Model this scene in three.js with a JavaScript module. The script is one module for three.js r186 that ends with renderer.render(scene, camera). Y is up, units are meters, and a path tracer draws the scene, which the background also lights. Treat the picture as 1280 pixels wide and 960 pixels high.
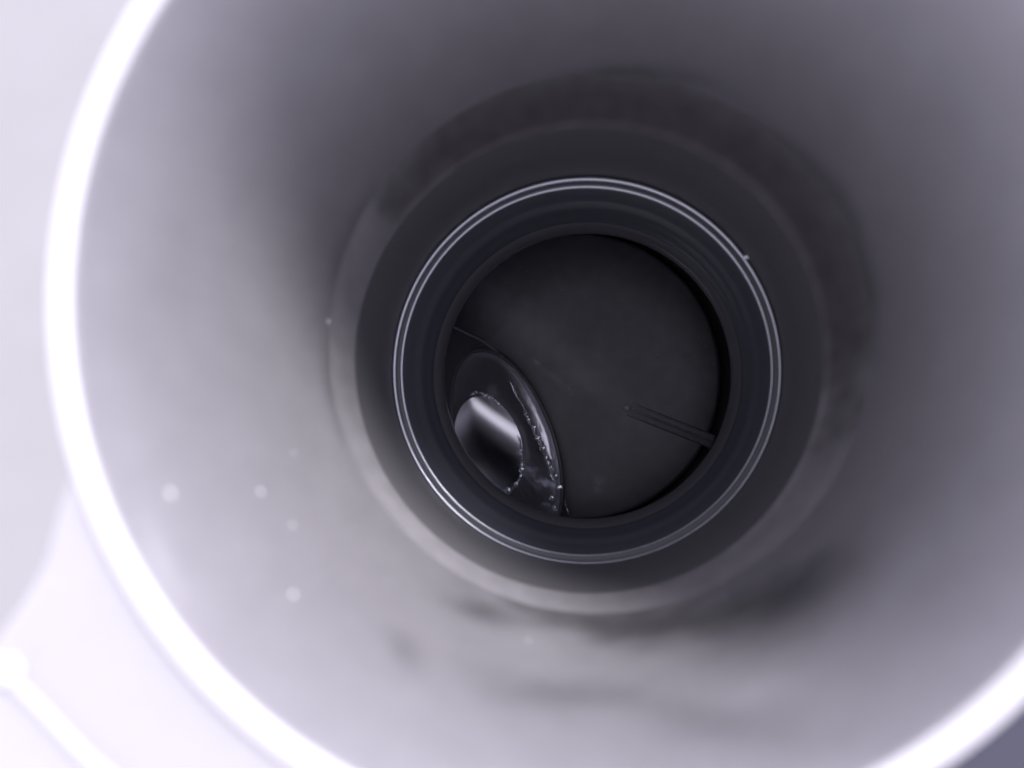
import * as THREE from 'three';
import { mergeGeometries, mergeVertices } from 'three/addons/utils/BufferGeometryUtils.js';
import { ImprovedNoise } from 'three/addons/math/ImprovedNoise.js';

// ---------------------------------------------------------------- camera, sky, sun, exposure
// The pipe stands upright, its mouth at y = 0 round the y axis; the camera looks down into it.
const W = 1280, H = 960, FPX = 967;
const scene = new THREE.Scene();
const camera = new THREE.PerspectiveCamera(2 * Math.atan(H / 2 / FPX) * 180 / Math.PI, W / H, 0.005, 50);
const CAM = { x: 0.00343, y: 0.07754, z: 0.01207, pitch: -0.02677, yaw: -0.1218 };
{
  const cy = Math.cos(CAM.yaw), sy = Math.sin(CAM.yaw), cp = Math.cos(CAM.pitch), sp = Math.sin(CAM.pitch);
  // rows: camera right, down, forward in the (x, z, -y) frame
  const right = new THREE.Vector3(cy, sy, 0).set(cy, sy * 1, 0);
  const toW = (a, b, c) => new THREE.Vector3(a, -c, b);
  const r = toW(cy, 0, -sy), d = toW(-sp * sy, cp, -sp * cy), f = toW(cp * sy, sp, cp * cy);
  const m = new THREE.Matrix4().makeBasis(r, d.clone().negate(), f.clone().negate());
  camera.quaternion.setFromRotationMatrix(m);
  camera.position.set(CAM.x, CAM.y, CAM.z);
  camera.focus = 0.235; camera.userData.fStop = 7.5;
  CAM.r = r; CAM.d = d; CAM.f = f;
}
camera.updateMatrixWorld();
// the point at height y where a feature of the photograph lies
function at(px, py, y) {
  const v = CAM.r.clone().multiplyScalar((px - W / 2) / FPX).addScaledVector(CAM.d, (py - H / 2) / FPX).add(CAM.f);
  const t = (y - CAM.y) / v.y;
  return new THREE.Vector3(CAM.x, CAM.y, CAM.z).addScaledVector(v, t);
}
const SUN = new THREE.Vector3(0.47, 0.68, -0.56).normalize();
{
  const w = 256, h = 128, data = new Float32Array(w * h * 4);
  for (let j = 0; j < h; j++) for (let i = 0; i < w; i++) {
    const ph = ((i + 0.5) / w - 0.5) * 2 * Math.PI, th = ((j + 0.5) / h - 0.5) * Math.PI;
    const v = new THREE.Vector3(Math.cos(th) * Math.cos(ph), Math.sin(th), Math.cos(th) * Math.sin(ph));
    const c = v.dot(SUN);
    const k = v.y < 0 ? 0.10 : 0.036 + 1.45 * Math.pow(1 - v.y, 2.1) + 0.32 * Math.pow(Math.max(0, 0.5 + 0.5 * c), 5);   // hazy: pale towards the horizon, brighter round the veiled sun
    const o = (j * w + i) * 4;
    data[o] = 0.96 * k; data[o + 1] = 0.93 * k; data[o + 2] = 1.09 * k; data[o + 3] = 1;
  }
  const t = new THREE.DataTexture(data, w, h, THREE.RGBAFormat, THREE.FloatType);
  t.mapping = THREE.EquirectangularReflectionMapping; t.magFilter = t.minFilter = THREE.LinearFilter; t.needsUpdate = true;
  scene.background = t; scene.environment = t;
}
const sun = new THREE.DirectionalLight(new THREE.Color(1, 0.97, 0.98), 1.35);
sun.position.copy(SUN).multiplyScalar(2); sun.castShadow = true; sun.shadow.radius = 34;
Object.assign(sun.shadow.camera, { left: -0.6, right: 0.6, top: 0.6, bottom: -0.6, near: 0.5, far: 4 });
sun.shadow.camera.updateProjectionMatrix();
scene.add(sun, sun.target);

const renderer = new THREE.WebGLRenderer({ antialias: true });
renderer.setSize(1024, 768);
renderer.toneMapping = THREE.LinearToneMapping;
renderer.toneMappingExposure = 4.5;
renderer.shadowMap.enabled = true;

// ---------------------------------------------------------------- helpers
let seed = 7; const rnd = () => (seed = (seed * 16807) % 2147483647) / 2147483647;
const noise = new ImprovedNoise();
const taken = {};
function numbered(n) { const k = taken[n] = (taken[n] ?? -1) + 1; return k ? n + '_' + String(k).padStart(3, '0') : n; }
function group(name, label, category, grp) {
  const o = new THREE.Group(); o.name = numbered(name); o.userData = { label, category }; if (grp) o.userData.group = grp;
  scene.add(o); return o;
}
function part(name, geo, mat, parent, label) {
  const m = new THREE.Mesh(geo, mat); m.name = parent ? name : numbered(name); m.castShadow = m.receiveShadow = true;
  if (label) m.userData.label = label;
  (parent || scene).add(m); return m;
}
// a surface through rings [r, y, offset] ; uv in metres
function rings(list, seg = 192, wob = 0) {
  const pos = [], uv = [], idx = []; let v = 0;
  list.forEach(([r, y, o = [0, 0]], j) => {
    if (j) v += Math.hypot(r - list[j - 1][0], y - list[j - 1][1]);
    for (let i = 0; i <= seg; i++) {
      const a = (i % seg) / seg * 2 * Math.PI;
      const rr = r + (wob ? wob * noise.noise(3 * Math.cos(a), 3 * Math.sin(a), y * 60) : 0);
      pos.push(o[0] + rr * Math.cos(a), y, o[1] + rr * Math.sin(a)); uv.push(i / seg * 0.32, v);
    }
  });
  for (let j = 0; j < list.length - 1; j++) for (let i = 0; i < seg; i++) {
    const a = j * (seg + 1) + i, b = a + 1, c = a + seg + 1, d = c + 1;
    idx.push(a, b, c, b, d, c);
  }
  const g = new THREE.BufferGeometry();
  g.setAttribute('position', new THREE.Float32BufferAttribute(pos, 3)); g.setAttribute('uv', new THREE.Float32BufferAttribute(uv, 2));
  g.setIndex(idx); g.computeVertexNormals();
  const n = g.attributes.normal;                                     // close the seam's shading
  for (let j = 0; j < list.length; j++) {
    const a = j * (seg + 1), b = a + seg;
    const s = new THREE.Vector3().fromBufferAttribute(n, a).add(new THREE.Vector3().fromBufferAttribute(n, b)).normalize();
    n.setXYZ(a, s.x, s.y, s.z); n.setXYZ(b, s.x, s.y, s.z);
  }
  return g;
}
// smooth curve through [r, y] points, keeping a centre offset that blends from o0 to o1
function curve(pts, n, o0 = [0, 0], o1 = o0) {
  const c = new THREE.CatmullRomCurve3(pts.map(([r, y]) => new THREE.Vector3(r, y, 0)), false, 'centripetal');
  return c.getPoints(n).map((p, i) => [p.x, p.y, [o0[0] + (o1[0] - o0[0]) * i / n, o0[1] + (o1[1] - o0[1]) * i / n]]);
}
function tex(size, fn, repeat = [1, 1], srgb = false) {
  const d = new Uint8Array(size * size * 4);
  for (let j = 0; j < size; j++) for (let i = 0; i < size; i++) {
    const c = fn(i / size, j / size), o = (j * size + i) * 4;
    for (let k = 0; k < 3; k++) d[o + k] = Math.max(0, Math.min(255, 255 * (Array.isArray(c) ? c[k] : c)));
    d[o + 3] = 255;
  }
  const t = new THREE.DataTexture(d, size, size); t.wrapS = t.wrapT = THREE.RepeatWrapping; t.magFilter = THREE.LinearFilter; t.minFilter = THREE.LinearFilter;
  t.repeat.set(...repeat); if (srgb) t.colorSpace = THREE.SRGBColorSpace; t.needsUpdate = true; return t;
}
// seamless in both directions
const per = (u, v, f, z = 0) => noise.noise(f * Math.cos(2 * Math.PI * u), f * Math.sin(2 * Math.PI * u) + 3.1 * z, f * Math.cos(2 * Math.PI * v) + 7 * z) * 0.6 + noise.noise(f * Math.sin(2 * Math.PI * v), f * Math.cos(2 * Math.PI * u) + z, f * Math.sin(2 * Math.PI * u)) * 0.6;
const fine = tex(256, () => 0.5 + (rnd() - 0.5) * 0.5 + (rnd() - 0.5) * 0.3, [50, 50]);
const fbm = (u, v, f, k) => { const c = Math.cos(2 * Math.PI * u), q = Math.sin(2 * Math.PI * u), e = Math.cos(2 * Math.PI * v), d = Math.sin(2 * Math.PI * v);
  return noise.noise(f * c + k, f * q + f * d, f * e + 2 * k) + 0.5 * noise.noise(2.1 * f * c - k, 2.1 * f * q + 2.1 * f * d, 2.1 * f * e + k); };
const smear = tex(512, (u, v) => 0.68 + 0.07 * fbm(u, v, 1.1, 1.3) + 0.05 * fbm(u, v, 3, 5.7) + (rnd() - 0.5) * 0.03, [3.1, 6]);
const mott = tex(512, (u, v) => { const k = 0.93 + 0.045 * fbm(u, v, 1.2, 4.1) + (rnd() - 0.5) * 0.05; return [k, k, k]; }, [3.1, 6]);
const ripple = tex(256, (u, v) => 0.5 + 0.4 * fbm(u, v, 2.2, 2.4), [30, 60]);
const brushed = tex(256, (u, v) => 0.5 + 0.5 * noise.noise(0.5, v * 90, 2) * 0.6 + (rnd() - 0.5) * 0.25, [60, 60]);

const M = {
  white: new THREE.MeshPhysicalMaterial({ name: 'plastic whitened for glare', color: new THREE.Color(0.5, 0.49, 0.515), roughness: 0.4, map: mott }),  // whiter than the wall so that the rim looks burnt out by glare
  edge: new THREE.MeshPhysicalMaterial({ name: 'paler plastic edge', color: new THREE.Color(0.17, 0.17, 0.19), roughness: 0.5 }),  // a little paler than the branch face
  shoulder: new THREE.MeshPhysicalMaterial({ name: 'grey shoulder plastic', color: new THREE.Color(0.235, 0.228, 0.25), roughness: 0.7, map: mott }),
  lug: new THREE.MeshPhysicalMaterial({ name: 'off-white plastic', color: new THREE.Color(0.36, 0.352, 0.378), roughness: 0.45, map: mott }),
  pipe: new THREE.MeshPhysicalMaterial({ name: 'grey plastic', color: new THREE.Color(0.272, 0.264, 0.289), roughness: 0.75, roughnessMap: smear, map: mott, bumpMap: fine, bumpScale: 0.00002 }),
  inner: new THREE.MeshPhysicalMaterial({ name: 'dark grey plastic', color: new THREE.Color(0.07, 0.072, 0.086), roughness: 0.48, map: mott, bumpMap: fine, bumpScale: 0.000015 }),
  lip: new THREE.MeshPhysicalMaterial({ name: 'grey moulded lip', color: new THREE.Color(0.1, 0.1, 0.115), roughness: 0.22, map: mott }),
  tube: new THREE.MeshPhysicalMaterial({ name: 'glossy dark plastic', color: new THREE.Color(0.95, 0.95, 1.0), metalness: 1, roughness: 0.33, anisotropy: 0.85, anisotropyRotation: Math.PI / 2 }),
  funnel: new THREE.MeshPhysicalMaterial({ name: 'scuffed glossy plastic', color: new THREE.Color(0.7, 0.7, 0.77), metalness: 0.9, roughness: 0.3, bumpMap: ripple, bumpScale: 0.00022 }),
  bead: new THREE.MeshPhysicalMaterial({ name: 'hot glue', color: new THREE.Color(0.8, 0.82, 0.9), roughness: 0.22, metalness: 0.7, ior: 1.6 }),
  seal_lip: new THREE.MeshPhysicalMaterial({ name: 'shiny seal lip', color: new THREE.Color(0.78, 0.8, 0.9), metalness: 0.9, roughness: 0.3 }),
  rubber: new THREE.MeshPhysicalMaterial({ name: 'black rubber', color: new THREE.Color(0.075, 0.08, 0.1), roughness: 0.25, bumpMap: fine, bumpScale: 0.00001 }),
  dust: new THREE.MeshStandardMaterial({ name: 'dust', color: new THREE.Color(0.44, 0.44, 0.46), roughness: 0.8 }),
  ground: new THREE.MeshStandardMaterial({ name: 'pale concrete', color: new THREE.Color(0.275, 0.268, 0.284), roughness: 0.9, map: mott }),
  mat: new THREE.MeshStandardMaterial({ name: 'dark mat', color: new THREE.Color(0.035, 0.035, 0.055), roughness: 0.9 }),
};

// ---------------------------------------------------------------- setting
const GY = -0.212;
{
  const g = new THREE.PlaneGeometry(40, 40); g.rotateX(-Math.PI / 2); g.translate(0, GY, 0);
  const gr = part('ground', g, M.ground); gr.userData = { kind: 'structure' };
}

// ---------------------------------------------------------------- the pipe fitting
const OS = [0, 0], O2 = [-0.0020, 0.0026], O3 = [-0.0029, 0.0032], O4 = [-0.0025, 0.0042];
const pipe = group('drain_pipe', 'wide grey plastic drain pipe seen straight down through its open mouth', 'pipe');
part('rim', rings(curve([[0.0552, -0.0009], [0.0557, -0.0003], [0.0564, 0], [0.0574, -0.0003], [0.0581, -0.0014], [0.0583, -0.004]], 28)), M.white, pipe, 'pale rounded rim round the mouth of the pipe');
const WALL_L = 0.0702;
const socketWall = part('socket_wall', rings(curve([[0.0552, -0.0009], [0.0550, -0.0015], [0.0549, -0.004], [0.0542, -0.02], [0.0528, -0.045], [0.0517, -0.066], [0.0515, -0.0703]], 40)), M.pipe, pipe);
part('outer_wall', rings([[0.0583, -0.004], [0.0583, -0.08], [0.0583, -0.118], [0.062, -0.124], [0.084, -0.130], [0.087, -0.134], [0.087, -0.2]]), M.white, pipe);
const paintedShade = (() => {                                                                    // shade painted into the colour on the upper and right part of the shoulder
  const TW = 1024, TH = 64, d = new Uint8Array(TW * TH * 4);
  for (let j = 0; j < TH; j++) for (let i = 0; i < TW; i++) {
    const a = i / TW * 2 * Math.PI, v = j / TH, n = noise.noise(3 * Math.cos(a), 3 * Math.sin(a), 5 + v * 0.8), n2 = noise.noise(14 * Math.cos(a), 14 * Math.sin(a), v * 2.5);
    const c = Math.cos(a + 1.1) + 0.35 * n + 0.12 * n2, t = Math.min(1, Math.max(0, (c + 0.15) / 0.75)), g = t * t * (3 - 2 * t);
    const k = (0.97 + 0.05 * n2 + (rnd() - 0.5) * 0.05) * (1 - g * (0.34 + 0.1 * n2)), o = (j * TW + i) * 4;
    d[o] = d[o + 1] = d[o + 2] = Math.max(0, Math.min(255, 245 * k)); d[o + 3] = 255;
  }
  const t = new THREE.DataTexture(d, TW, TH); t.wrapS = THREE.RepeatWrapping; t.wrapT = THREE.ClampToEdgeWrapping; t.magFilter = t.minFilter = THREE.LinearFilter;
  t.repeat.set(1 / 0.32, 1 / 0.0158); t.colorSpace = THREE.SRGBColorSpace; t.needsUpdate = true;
  const m = M.shoulder.clone(); m.name = 'shoulder plastic with painted shade'; m.map = t; m.color.setRGB(0.31, 0.30, 0.325); return m;
})();
part('shoulder', rings(curve([[0.0515, -0.0703], [0.0513, -0.0715], [0.0508, -0.0745], [0.0495, -0.0838], [0.04915, -0.0849], [0.0490, -0.0856]], 30, OS, O2)), paintedShade, pipe, 'pale sloping shoulder where the pipe narrows');
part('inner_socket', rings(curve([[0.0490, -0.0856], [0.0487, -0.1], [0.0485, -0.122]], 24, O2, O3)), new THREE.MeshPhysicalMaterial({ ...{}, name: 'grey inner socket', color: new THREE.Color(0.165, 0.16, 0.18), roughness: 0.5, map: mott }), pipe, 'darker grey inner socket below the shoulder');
// dried smears on the socket wall, with reflections and shade painted in
function wallPoint(px, py) {
  let y = -0.03;
  for (let i = 0; i < 60; i++) { const p = at(px, py, y), R = 0.055 - 0.05 * Math.max(0, -y - 0.004) ; y += (R - Math.hypot(p.x, p.z)) * -0.6; y = Math.max(-0.07, Math.min(-0.003, y)); }
  return at(px, py, y);
}
{
  const smearsAndReflections = [   // where in the photograph, half-size, turn, how dark; negative ones paint light patches
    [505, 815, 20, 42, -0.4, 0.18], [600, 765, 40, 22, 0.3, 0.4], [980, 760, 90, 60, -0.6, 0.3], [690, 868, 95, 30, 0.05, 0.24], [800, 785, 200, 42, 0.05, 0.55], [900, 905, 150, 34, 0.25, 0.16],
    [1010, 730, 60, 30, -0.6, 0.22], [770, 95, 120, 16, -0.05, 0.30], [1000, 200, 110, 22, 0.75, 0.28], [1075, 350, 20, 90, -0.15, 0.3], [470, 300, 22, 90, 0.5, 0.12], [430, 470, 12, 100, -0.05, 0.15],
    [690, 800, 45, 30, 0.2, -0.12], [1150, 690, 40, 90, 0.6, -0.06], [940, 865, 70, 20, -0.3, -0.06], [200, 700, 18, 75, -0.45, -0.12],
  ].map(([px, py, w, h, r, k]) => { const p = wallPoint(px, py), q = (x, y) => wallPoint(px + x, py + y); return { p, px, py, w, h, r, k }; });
  const TW = 1024, TH = 256, d = new Uint8Array(TW * TH * 4);
  const f = CAM.f, c0 = new THREE.Vector3(CAM.x, CAM.y, CAM.z), v = new THREE.Vector3();
  for (let j = 0; j < TH; j++) for (let i = 0; i < TW; i++) {
    const a = i / TW * 2 * Math.PI, y = -0.001 - j / TH * WALL_L, R = 0.055 + 0.05 * (y + 0.004);
    v.set(R * Math.cos(a), y, R * Math.sin(a));
    let k = 0.95 + 0.022 * noise.noise(3 * Math.cos(a), 3 * Math.sin(a), y * 40) + 0.02 * noise.noise(9 * Math.cos(a), 9 * Math.sin(a), y * 130) + 0.03 * Math.pow(Math.max(0, noise.noise(40 * Math.cos(a), 40 * Math.sin(a), y * 90)), 2) + (rnd() - 0.5) * 0.06;
    for (const s of smearsAndReflections) {                                            // each smear and painted reflection lies on the wall round its own middle point
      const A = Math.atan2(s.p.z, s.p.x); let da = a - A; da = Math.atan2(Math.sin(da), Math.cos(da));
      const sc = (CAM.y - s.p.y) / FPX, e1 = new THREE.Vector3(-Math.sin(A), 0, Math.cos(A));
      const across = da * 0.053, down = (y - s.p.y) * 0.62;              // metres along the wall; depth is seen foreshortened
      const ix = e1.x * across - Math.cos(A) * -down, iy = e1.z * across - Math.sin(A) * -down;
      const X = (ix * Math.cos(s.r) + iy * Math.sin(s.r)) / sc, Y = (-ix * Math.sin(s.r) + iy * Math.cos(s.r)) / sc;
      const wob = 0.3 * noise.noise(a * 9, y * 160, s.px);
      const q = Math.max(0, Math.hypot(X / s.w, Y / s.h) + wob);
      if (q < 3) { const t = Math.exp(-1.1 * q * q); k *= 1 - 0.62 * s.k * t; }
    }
    const o = (j * TW + i) * 4; d[o] = d[o + 1] = d[o + 2] = Math.max(0, Math.min(255, k * 225)); d[o + 3] = 255;
  }
  const t = new THREE.DataTexture(d, TW, TH); t.wrapS = THREE.RepeatWrapping; t.wrapT = THREE.ClampToEdgeWrapping; t.magFilter = t.minFilter = THREE.LinearFilter;
  t.repeat.set(1 / 0.32, 1 / WALL_L); t.colorSpace = THREE.SRGBColorSpace; t.needsUpdate = true;
  const m = M.pipe.clone(); m.name = 'grey plastic with smears and painted reflections'; m.map = t; m.color.multiplyScalar(1.25); m.roughness = 0.62; socketWall.material = m;
}
// throat lip below the seal, then the underside opening into the chamber
part('throat', rings(curve([[0.0415, -0.1262], [0.0402, -0.1272], [0.0392, -0.1285], [0.0385, -0.1302], [0.0385, -0.132], [0.0392, -0.1335], [0.045, -0.1338], [0.0845, -0.134]], 40, O4, O4)), M.lip, pipe, 'rounded grey lip of the throat');
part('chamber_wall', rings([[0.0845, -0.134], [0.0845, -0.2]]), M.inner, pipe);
{
  const g = new THREE.CylinderGeometry(0.087, 0.087, 0.006, 96); g.translate(0, -0.203, 0);
  part('base_plate', g, M.inner, pipe);
  const s = new THREE.CylinderGeometry(0.05, 0.054, -GY - 0.206, 64); s.translate(0, GY + (-GY - 0.206) / 2, 0);
  part('stand', s, M.pipe, pipe);
}
// chamber floor: a disc with a dark gap round it, a fold where the branch face rises, boss and rib
const FY = -0.184;
const AX = new THREE.Vector3(-0.85 * 0.945, -0.53, 0.85 * 0.327).normalize();            // into the branch face
const P1 = at(637, 556, -0.159), RB = 0.0308;
const fc = at(716, 470, FY);
{
  const seg = 96, rad = 0.0488, rr = [0, 0.1, 0.25, 0.45, 0.65, 0.85, 0.97, 1, 1].map((k) => k * rad);
  const hs = rr.map((r, i) => FY - 0.0012 + 0.0016 * Math.pow(r / rad, 2) - (i === 7 ? 0.0004 : 0) - (i === 8 ? 0.004 : 0));
  const g = rings(rr.map((r, i) => [Math.max(r, 1e-5), hs[i], [fc.x, fc.z]]), seg), gp = g.attributes.position;
  for (let i = 0; i < gp.count; i++) g.attributes.uv.setXY(i, gp.getX(i) - fc.x + 0.06, gp.getZ(i) - fc.z + 0.06);
  const spots = [[748, 600, 9, 6, 0.3], [746, 612, 6, 5, 0.25], [660, 410, 120, 22, 0.22], [670, 452, 5, 2, 0.6], [690, 470, 20, 4, 0.2], [640, 380, 90, 60, 0.12], [740, 480, 70, 16, 0.14], [850, 460, 60, 40, 0.10], [700, 560, 26, 90, -0.10], [800, 610, 60, 30, -0.12]].map(([x, y, w, h, k]) => { const p = at(x, y, FY); return [p.x - fc.x + 0.06, p.z - fc.z + 0.06, w * 0.00027, h * 0.00027, k]; });
  const fl = tex(512, (u, v) => {
    const x = u * 0.12, y = v * 0.12; let k = 0.62 + 0.07 * noise.noise(x * 60, y * 60, 3) + 0.05 * noise.noise(x * 240, y * 240, 8) + (rnd() - 0.5) * 0.05;
    for (const [a, b, w, h, q] of spots) { const X = (x - a) * 0.8 + (y - b) * 0.6, Y = -(x - a) * 0.6 + (y - b) * 0.8; k *= 1 + q * Math.exp(-(X * X) / (w * w) - (Y * Y) / (h * h)); }
    if (noise.noise(x * 900, y * 900, 21) > 0.62 && noise.noise(x * 90, y * 90, 4) > 0.1) k *= 1.25;
    return [k, k, k]; }, [1 / 0.12, 1 / 0.12], true);
  const fm = M.inner.clone(); fm.name = 'stained dark plastic'; fm.map = fl; fm.color.multiplyScalar(3.6); fm.roughness = 0.4;
  part('chamber_floor', g, fm, pipe, 'dark floor of the chamber at the bottom of the pipe');
  const floorY = (p) => FY - 0.0012 + 0.0016 * Math.pow(Math.hypot(p.x - fc.x, p.z - fc.z) / rad, 2);
  const bp = at(784, 510, FY - 0.001); bp.y = floorY(bp);
  const b = new THREE.SphereGeometry(0.0013, 20, 12); b.scale(1, 0.5, 1); b.translate(bp.x, bp.y, bp.z);
  part('moulding_boss', b, new THREE.MeshPhysicalMaterial({ name: 'pale moulding mark', color: new THREE.Color(0.3, 0.3, 0.33), roughness: 0.4 }), pipe, 'small pale moulding mark on the chamber floor');
  const e = at(900, 556, FY); e.y = floorY(e);
  const dir = e.clone().sub(bp), len = dir.length();
  const ln = [];
  for (let i = 0; i <= 8; i++) { const p = bp.clone().addScaledVector(dir, 0.02 + i / 8 * 0.9); p.y = floorY(p); ln.push(p); }
  for (const [rad1, h] of [[0.0024, 0.16], [0.0007, 0.75]]) {
    const rg = new THREE.TubeGeometry(new THREE.CatmullRomCurve3(ln), 24, rad1, 16), ra = rg.attributes.position;
    for (let i = 0; i < ra.count; i++) { const q = { x: ra.getX(i), z: ra.getZ(i) }, y0 = floorY(q); ra.setY(i, y0 + (ra.getY(i) - y0) * h * Math.min(1, 0.15 + Math.floor(i / 17) / 9)); }
    rg.computeVertexNormals(); part('rib', rg, fm, pipe);
  }
}
// the branch: an inclined face with a round opening, a funnel and a glossy tube leaving down to the left
const T = new THREE.Vector3(0, 1, 0).cross(AX).normalize();                              // level direction in the face
const V = AX.clone().cross(T).normalize(); if (V.y < 0) V.negate();                       // up the slope of the face
// where the sight line of a feature meets the face, d metres behind it; [u, v] in the face
function onFace(px, py, d = 0) {
  const a = at(px, py, -0.1), c = new THREE.Vector3(CAM.x, CAM.y, CAM.z), dir = a.sub(c), o = P1.clone().addScaledVector(AX, d);
  const q = c.clone().addScaledVector(dir, o.clone().sub(c).dot(AX) / dir.dot(AX)).sub(o);
  return [q.dot(T), q.dot(V)];
}
const basis = new THREE.Matrix4().makeBasis(T, V, T.clone().cross(V)).setPosition(P1);
const faceSign = Math.sign(T.clone().cross(V).dot(AX));
const SQ = 0.74;
const branch = (() => {
  const s = new THREE.Shape(), pt = [onFace(540, 390), onFace(606, 424)];
  for (let i = 0; i <= 40; i++) { const q = Math.PI * (0.96 + 1.1 * i / 40); pt.push([RB * 1.06 * Math.cos(q), RB * SQ * 1.06 * Math.sin(q)]); }
  pt.push([0.036, 0.027], [pt[0][0], 0.027]);
  s.moveTo(...pt[0]); for (const p of pt.slice(1)) s.lineTo(...p); s.closePath();
  const h = new THREE.Path(); h.absellipse(0, 0, RB, RB * SQ, 0, 2 * Math.PI, true, 0); s.holes.push(h);
  const g = new THREE.ExtrudeGeometry(s, { depth: 0.002, bevelEnabled: false, curveSegments: 64 });
  if (faceSign < 0) g.translate(0, 0, -0.002);
  g.applyMatrix4(basis);
  return part('branch_face', g, M.inner, pipe, 'dark sloping face round the branch opening');
})();
const RT = 0.0152, D1 = 0.0055, LT = 0.034, C2 = onFace(613, 554, D1);
const TD = new THREE.Vector3(-0.84, 0.10, -0.54).normalize();            // the way the tube runs
function along(list, seg = 96) {                                                          // rings [r, depth behind the face, shift towards the tube, run along the tube]
  const pos = [], idx = [], uv = [];
  list.forEach(([r, d, k = 0, run = 0], j) => { for (let i = 0; i <= seg; i++) {
    const p = ringAt(r, d, i / seg * 2 * Math.PI, SQ + (1 - SQ) * k).addScaledVector(T, k * C2[0]).addScaledVector(V, k * C2[1]).addScaledVector(TD, run);
    pos.push(p.x, p.y, p.z); uv.push(i / seg * 0.1, d + run);
  } });
  for (let j = 0; j < list.length - 1; j++) for (let i = 0; i < seg; i++) { const a = j * (seg + 1) + i, c = a + seg + 1; idx.push(a, c, a + 1, a + 1, c, c + 1); }
  const g = new THREE.BufferGeometry(); g.setAttribute('position', new THREE.Float32BufferAttribute(pos, 3)); g.setAttribute('uv', new THREE.Float32BufferAttribute(uv, 2)); g.setIndex(idx); g.computeVertexNormals(); return g;
}
const ringAt = (r, d, ang, q = 1) => P1.clone().addScaledVector(AX, d).addScaledVector(T, r * Math.cos(ang)).addScaledVector(V, r * q * Math.sin(ang));
part('opening_lip', along(curve([[RB + 0.0008, -0.0002], [RB + 0.0003, -0.0007], [RB - 0.0003, -0.0005], [RB - 0.0006, 0.0004]], 10).map(([r, d]) => [r, d])), M.lip, branch);
part('funnel', along(curve([[RB - 0.0006, 0.0003], [RB - 0.002, 0.0022], [RB - 0.006, 0.0042], [RT + 0.004, 0.0054], [RT, D1]], 30).map(([r, d], i) => [r, d, i / 30])), M.funnel, branch, 'shiny funnel leading into the branch tube');
part('branch_tube', along([[RT, D1, 1], [RT, D1, 1, 0.01], [RT, D1, 1, LT], [0.0001, D1, 1, LT]]), M.tube, branch, 'glossy branch tube with a bright streak of light');
// beads of melted plastic round the edges of the opening
function blob(p, r, sq) {
  const g = mergeVertices(new THREE.IcosahedronGeometry(r, 3)), a = g.attributes.position, s = rnd() * 50;
  for (let i = 0; i < a.count; i++) {
    const k = 1 + 0.35 * noise.noise(a.getX(i) / r * 1.1 + s, a.getY(i) / r * 1.1, a.getZ(i) / r * 1.1);
    a.setXYZ(i, a.getX(i) * k, a.getY(i) * k, a.getZ(i) * k);
  }
  g.scale(1 + sq * rnd(), 0.7, 1 + sq * rnd()); g.rotateY(rnd() * 6); g.computeVertexNormals(); g.translate(p.x, p.y, p.z); return g;
}
function seam(pts, r) {                                                                   // an uneven bead of melted plastic
  const c = new THREE.CatmullRomCurve3(pts), n = pts.length * 8, g = new THREE.TubeGeometry(c, n, r, 10), p = g.attributes.position, s = rnd() * 40;
  const v = new THREE.Vector3();
  for (let i = 0; i <= n; i++) {
    const o = c.getPointAt(i / n), t = i / n, k = Math.max(0.15, (0.85 + 1.3 * noise.noise(t * 22, s, 1) + 0.5 * noise.noise(t * 60, s, 3)) * Math.min(1, 12 * t + 0.1, 12 * (1 - t) + 0.1));
    for (let j = 0; j <= 10; j++) { const q = i * 11 + j; v.fromBufferAttribute(p, q).sub(o).multiplyScalar(k * (1 + 0.35 * noise.noise(t * 40, j % 10, s))).add(o); p.setXYZ(q, v.x, v.y, v.z); }
  }
  g.computeVertexNormals(); return g;
}
const faceAt = (px, py, d, jig = 0) => { const [u, v] = onFace(px, py, d); return P1.clone().addScaledVector(AX, d).addScaledVector(T, u + (rnd() - 0.5) * jig).addScaledVector(V, v + (rnd() - 0.5) * jig); };
const foldPt = (t) => [637 + 74 * t + 4 * Math.sin(t * 3.14), 476 + 166 * t], tubePt = (q) => [613 + 37 * Math.cos(q) + 16 * Math.sin(q), 553 + 62 * Math.sin(q)];
part('face_edge', new THREE.TubeGeometry(new THREE.CatmullRomCurve3([[553, 402], [580, 415], [606, 428], [628, 446]].map(([x, y]) => faceAt(x, y, -0.0003))), 20, 0.0004, 8), M.edge, branch, 'thin pale edge above the branch opening');
part('weld_seam', seam(Array.from({ length: 24 }, (_, i) => faceAt(...foldPt(i / 23), 0.0006, 0.0007)), 0.0006), M.bead, branch);
part('weld_seam', seam(Array.from({ length: 18 }, (_, i) => faceAt(...tubePt(-0.15 + i * 0.13), D1 - 0.0002, 0.0006)), 0.00042), M.bead, branch);
part('weld_seam', seam(Array.from({ length: 12 }, (_, i) => faceAt(...tubePt(-1.9 + i * 0.1), D1 - 0.0002, 0.0005)), 0.0004), M.bead, branch);
for (let i = 0; i < 9; i++) part('weld_bead', blob(faceAt(...foldPt(0.28 + 0.6 * i / 8), 0.0003, 0.0008), 0.0004 + 0.0005 * rnd(), 0.9), M.bead, branch);
for (let i = 0; i < 5; i++) part('weld_bead', blob(faceAt(...tubePt(0.5 + 0.35 * i + 0.2 * rnd()), D1 - 0.0004, 0.0008), 0.0003 + 0.0004 * rnd(), 1.1), M.bead, branch);
for (let i = 0; i < 4; i++) part('weld_bead', blob(faceAt(690 + 18 * rnd(), 618 + 24 * rnd(), 0.001, 0.0008), 0.0003 + 0.0003 * rnd(), 1.5), M.bead, branch);

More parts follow.
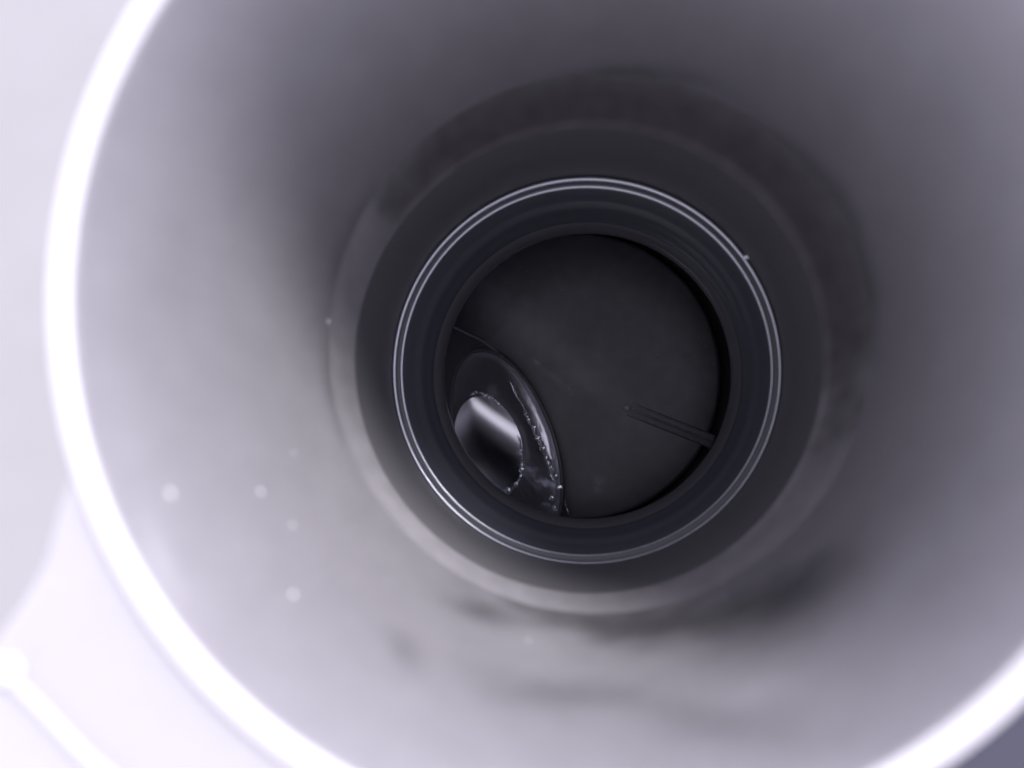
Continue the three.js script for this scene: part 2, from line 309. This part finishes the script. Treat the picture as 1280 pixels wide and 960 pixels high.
// ---------------------------------------------------------------- lug outside the rim, lower left
{
  const y = -0.004, P = (x, z) => { const p = at(x, z, y); return [p.x, -p.z]; };
  const s = new THREE.Shape();
  const out = [[128, 560], [100, 640], [82, 705], [50, 762], [0, 828], [-70, 890], [-150, 940], [-200, 1100], [200, 1200], [480, 1060], [470, 1005]];
  s.moveTo(...P(...out[0])); s.splineThru(out.slice(1, 7).map((p) => new THREE.Vector2(...P(...p))));
  for (const p of out.slice(7)) s.lineTo(...P(...p));
  for (let a = 0; a <= 12; a++) { const q = 2.03 + (3.33 - 2.03) * a / 12; s.lineTo(0.0574 * Math.cos(q), -0.0574 * Math.sin(q)); }
  s.closePath();
  const g = new THREE.ExtrudeGeometry(s, { depth: 0.006, bevelEnabled: true, bevelSize: 0.0015, bevelThickness: 0.0015, bevelSegments: 4, curveSegments: 24 });
  g.rotateX(-Math.PI / 2); g.translate(0, y - 0.0051, 0);
  const lug = part('lug', g, M.lug, pipe, 'pale moulded lug flaring from the rim');
  const c = new THREE.CatmullRomCurve3([[8, 842], [60, 895], [115, 952], [190, 1010]].map(([a, b]) => at(a, b, y + 0.0024)));
  part('ridge', new THREE.TubeGeometry(c, 24, 0.0008, 10), M.lug, lug);
  const k = at(8, 838, y + 0.0028); const b = new THREE.SphereGeometry(0.0017, 20, 14); b.scale(1, 0.8, 1); b.translate(k.x, k.y, k.z);
  part('knob', b, M.white, lug);
}

// ---------------------------------------------------------------- rubber seal
const seal = group('rubber_seal', 'black rubber sealing ring with two shiny lips deep inside the pipe', 'seal');
{
  // a rounded lip, standing proud at the top and tucked in towards the lower right, shaped so that its highlight fades there
  const lipRing = (r, y, t) => {
    const l = []; for (let i = 0; i <= 14; i++) { const a = -0.2 + i / 14 * (Math.PI + 0.4); l.push([r + t * Math.cos(a), y + t * Math.sin(a), O3]); }
    const g = rings(l, 256), p = g.attributes.position;
    for (let i = 0; i < p.count; i++) {
      const x = p.getX(i) - O3[0], z = p.getZ(i) - O3[1], a = Math.atan2(z, x), k = 0.5 + 0.5 * Math.cos(a + 1.9), q = 0.16 + 0.84 * Math.pow(k, 0.8);
      const R = Math.hypot(x, z), nr = r + 0.0004 * (1 - k) + (R - r) * q, ny = y - 0.0003 * (1 - k) + (p.getY(i) - y) * q;
      p.setXYZ(i, O3[0] + nr * Math.cos(a), ny, O3[1] + nr * Math.sin(a));
    }
    return g;
  };
  part('outer_lip', lipRing(0.0477, -0.1158, 0.0006), M.seal_lip, seal);
  part('inner_lip', lipRing(0.0460, -0.1166, 0.0005), M.seal_lip, seal);
  const pts = [[0.0486, -0.1168], [0.0470, -0.1170], [0.0461, -0.1174], [0.0450, -0.1186], [0.0438, -0.1202], [0.0431, -0.1209], [0.0424, -0.1217], [0.0414, -0.1238], [0.0406, -0.1254], [0.0403, -0.1266], [0.0412, -0.1285]];
  part('burr', blob(at(934, 321, -0.1156), 0.0007, 0.6), M.bead, seal, 'shiny burr on the upper right of the seal');
  part('seal_body', rings(curve(pts, 60, O3, O4)), M.rubber, seal);
}

const specks = [
  [409, 402, 0.0005, 'bright dust speck high on the left wall, level with the seal ring'],
  [366, 566, 0.00030, 'faint dust speck on the left wall beside the shoulder, highest of the lower-left column'],
  [325, 615, 0.00034, 'faint dust speck on the left wall, between the paired specks and the palest outer speck'],
  [365, 657, 0.00034, 'faint dust speck on the lower left wall, middle of the lower-left column'],
  [366, 744, 0.00042, 'round pale dust speck on the lower left wall, brightest and lowest of the lower-left column'],
  [212, 618, 0.00045, 'large blurred dust speck nearest the bright left rim'],
  [660, 802, 0.00034, 'single dust speck on the wall just below the bottom of the shoulder'],
];
for (const [px, py, r, label] of specks) {
  const p = wallPoint(px, py), g = blob(new THREE.Vector3(), r, 0.3); g.translate(p.x, p.y, p.z);
  const m = part('dust_speck', g, M.dust); m.userData = { label, category: 'dust speck', group: 'dust specks on the pipe wall' };
}
// ---------------------------------------------------------------- dark mat on the ground beyond the pipe
{
  const c = at(1342, 1022, GY), s = new THREE.Shape(), a = 0.16, r = 0.02;
  s.moveTo(-a + r, -a); s.lineTo(a - r, -a); s.quadraticCurveTo(a, -a, a, -a + r); s.lineTo(a, a - r); s.quadraticCurveTo(a, a, a - r, a); s.lineTo(-a + r, a); s.quadraticCurveTo(-a, a, -a, a - r); s.lineTo(-a, -a + r); s.quadraticCurveTo(-a, -a, -a + r, -a);
  const g = new THREE.ExtrudeGeometry(s, { depth: 0.004, bevelEnabled: true, bevelSize: 0.001, bevelThickness: 0.001, bevelSegments: 2 });
  g.rotateX(-Math.PI / 2); g.rotateY(0.5); g.translate(c.x, GY + 0.001, c.z);
  const m = part('dark_mat', g, M.mat); m.userData = { label: 'dark blue-grey mat showing past the lower right of the rim', category: 'mat' };
}
renderer.render(scene, camera);
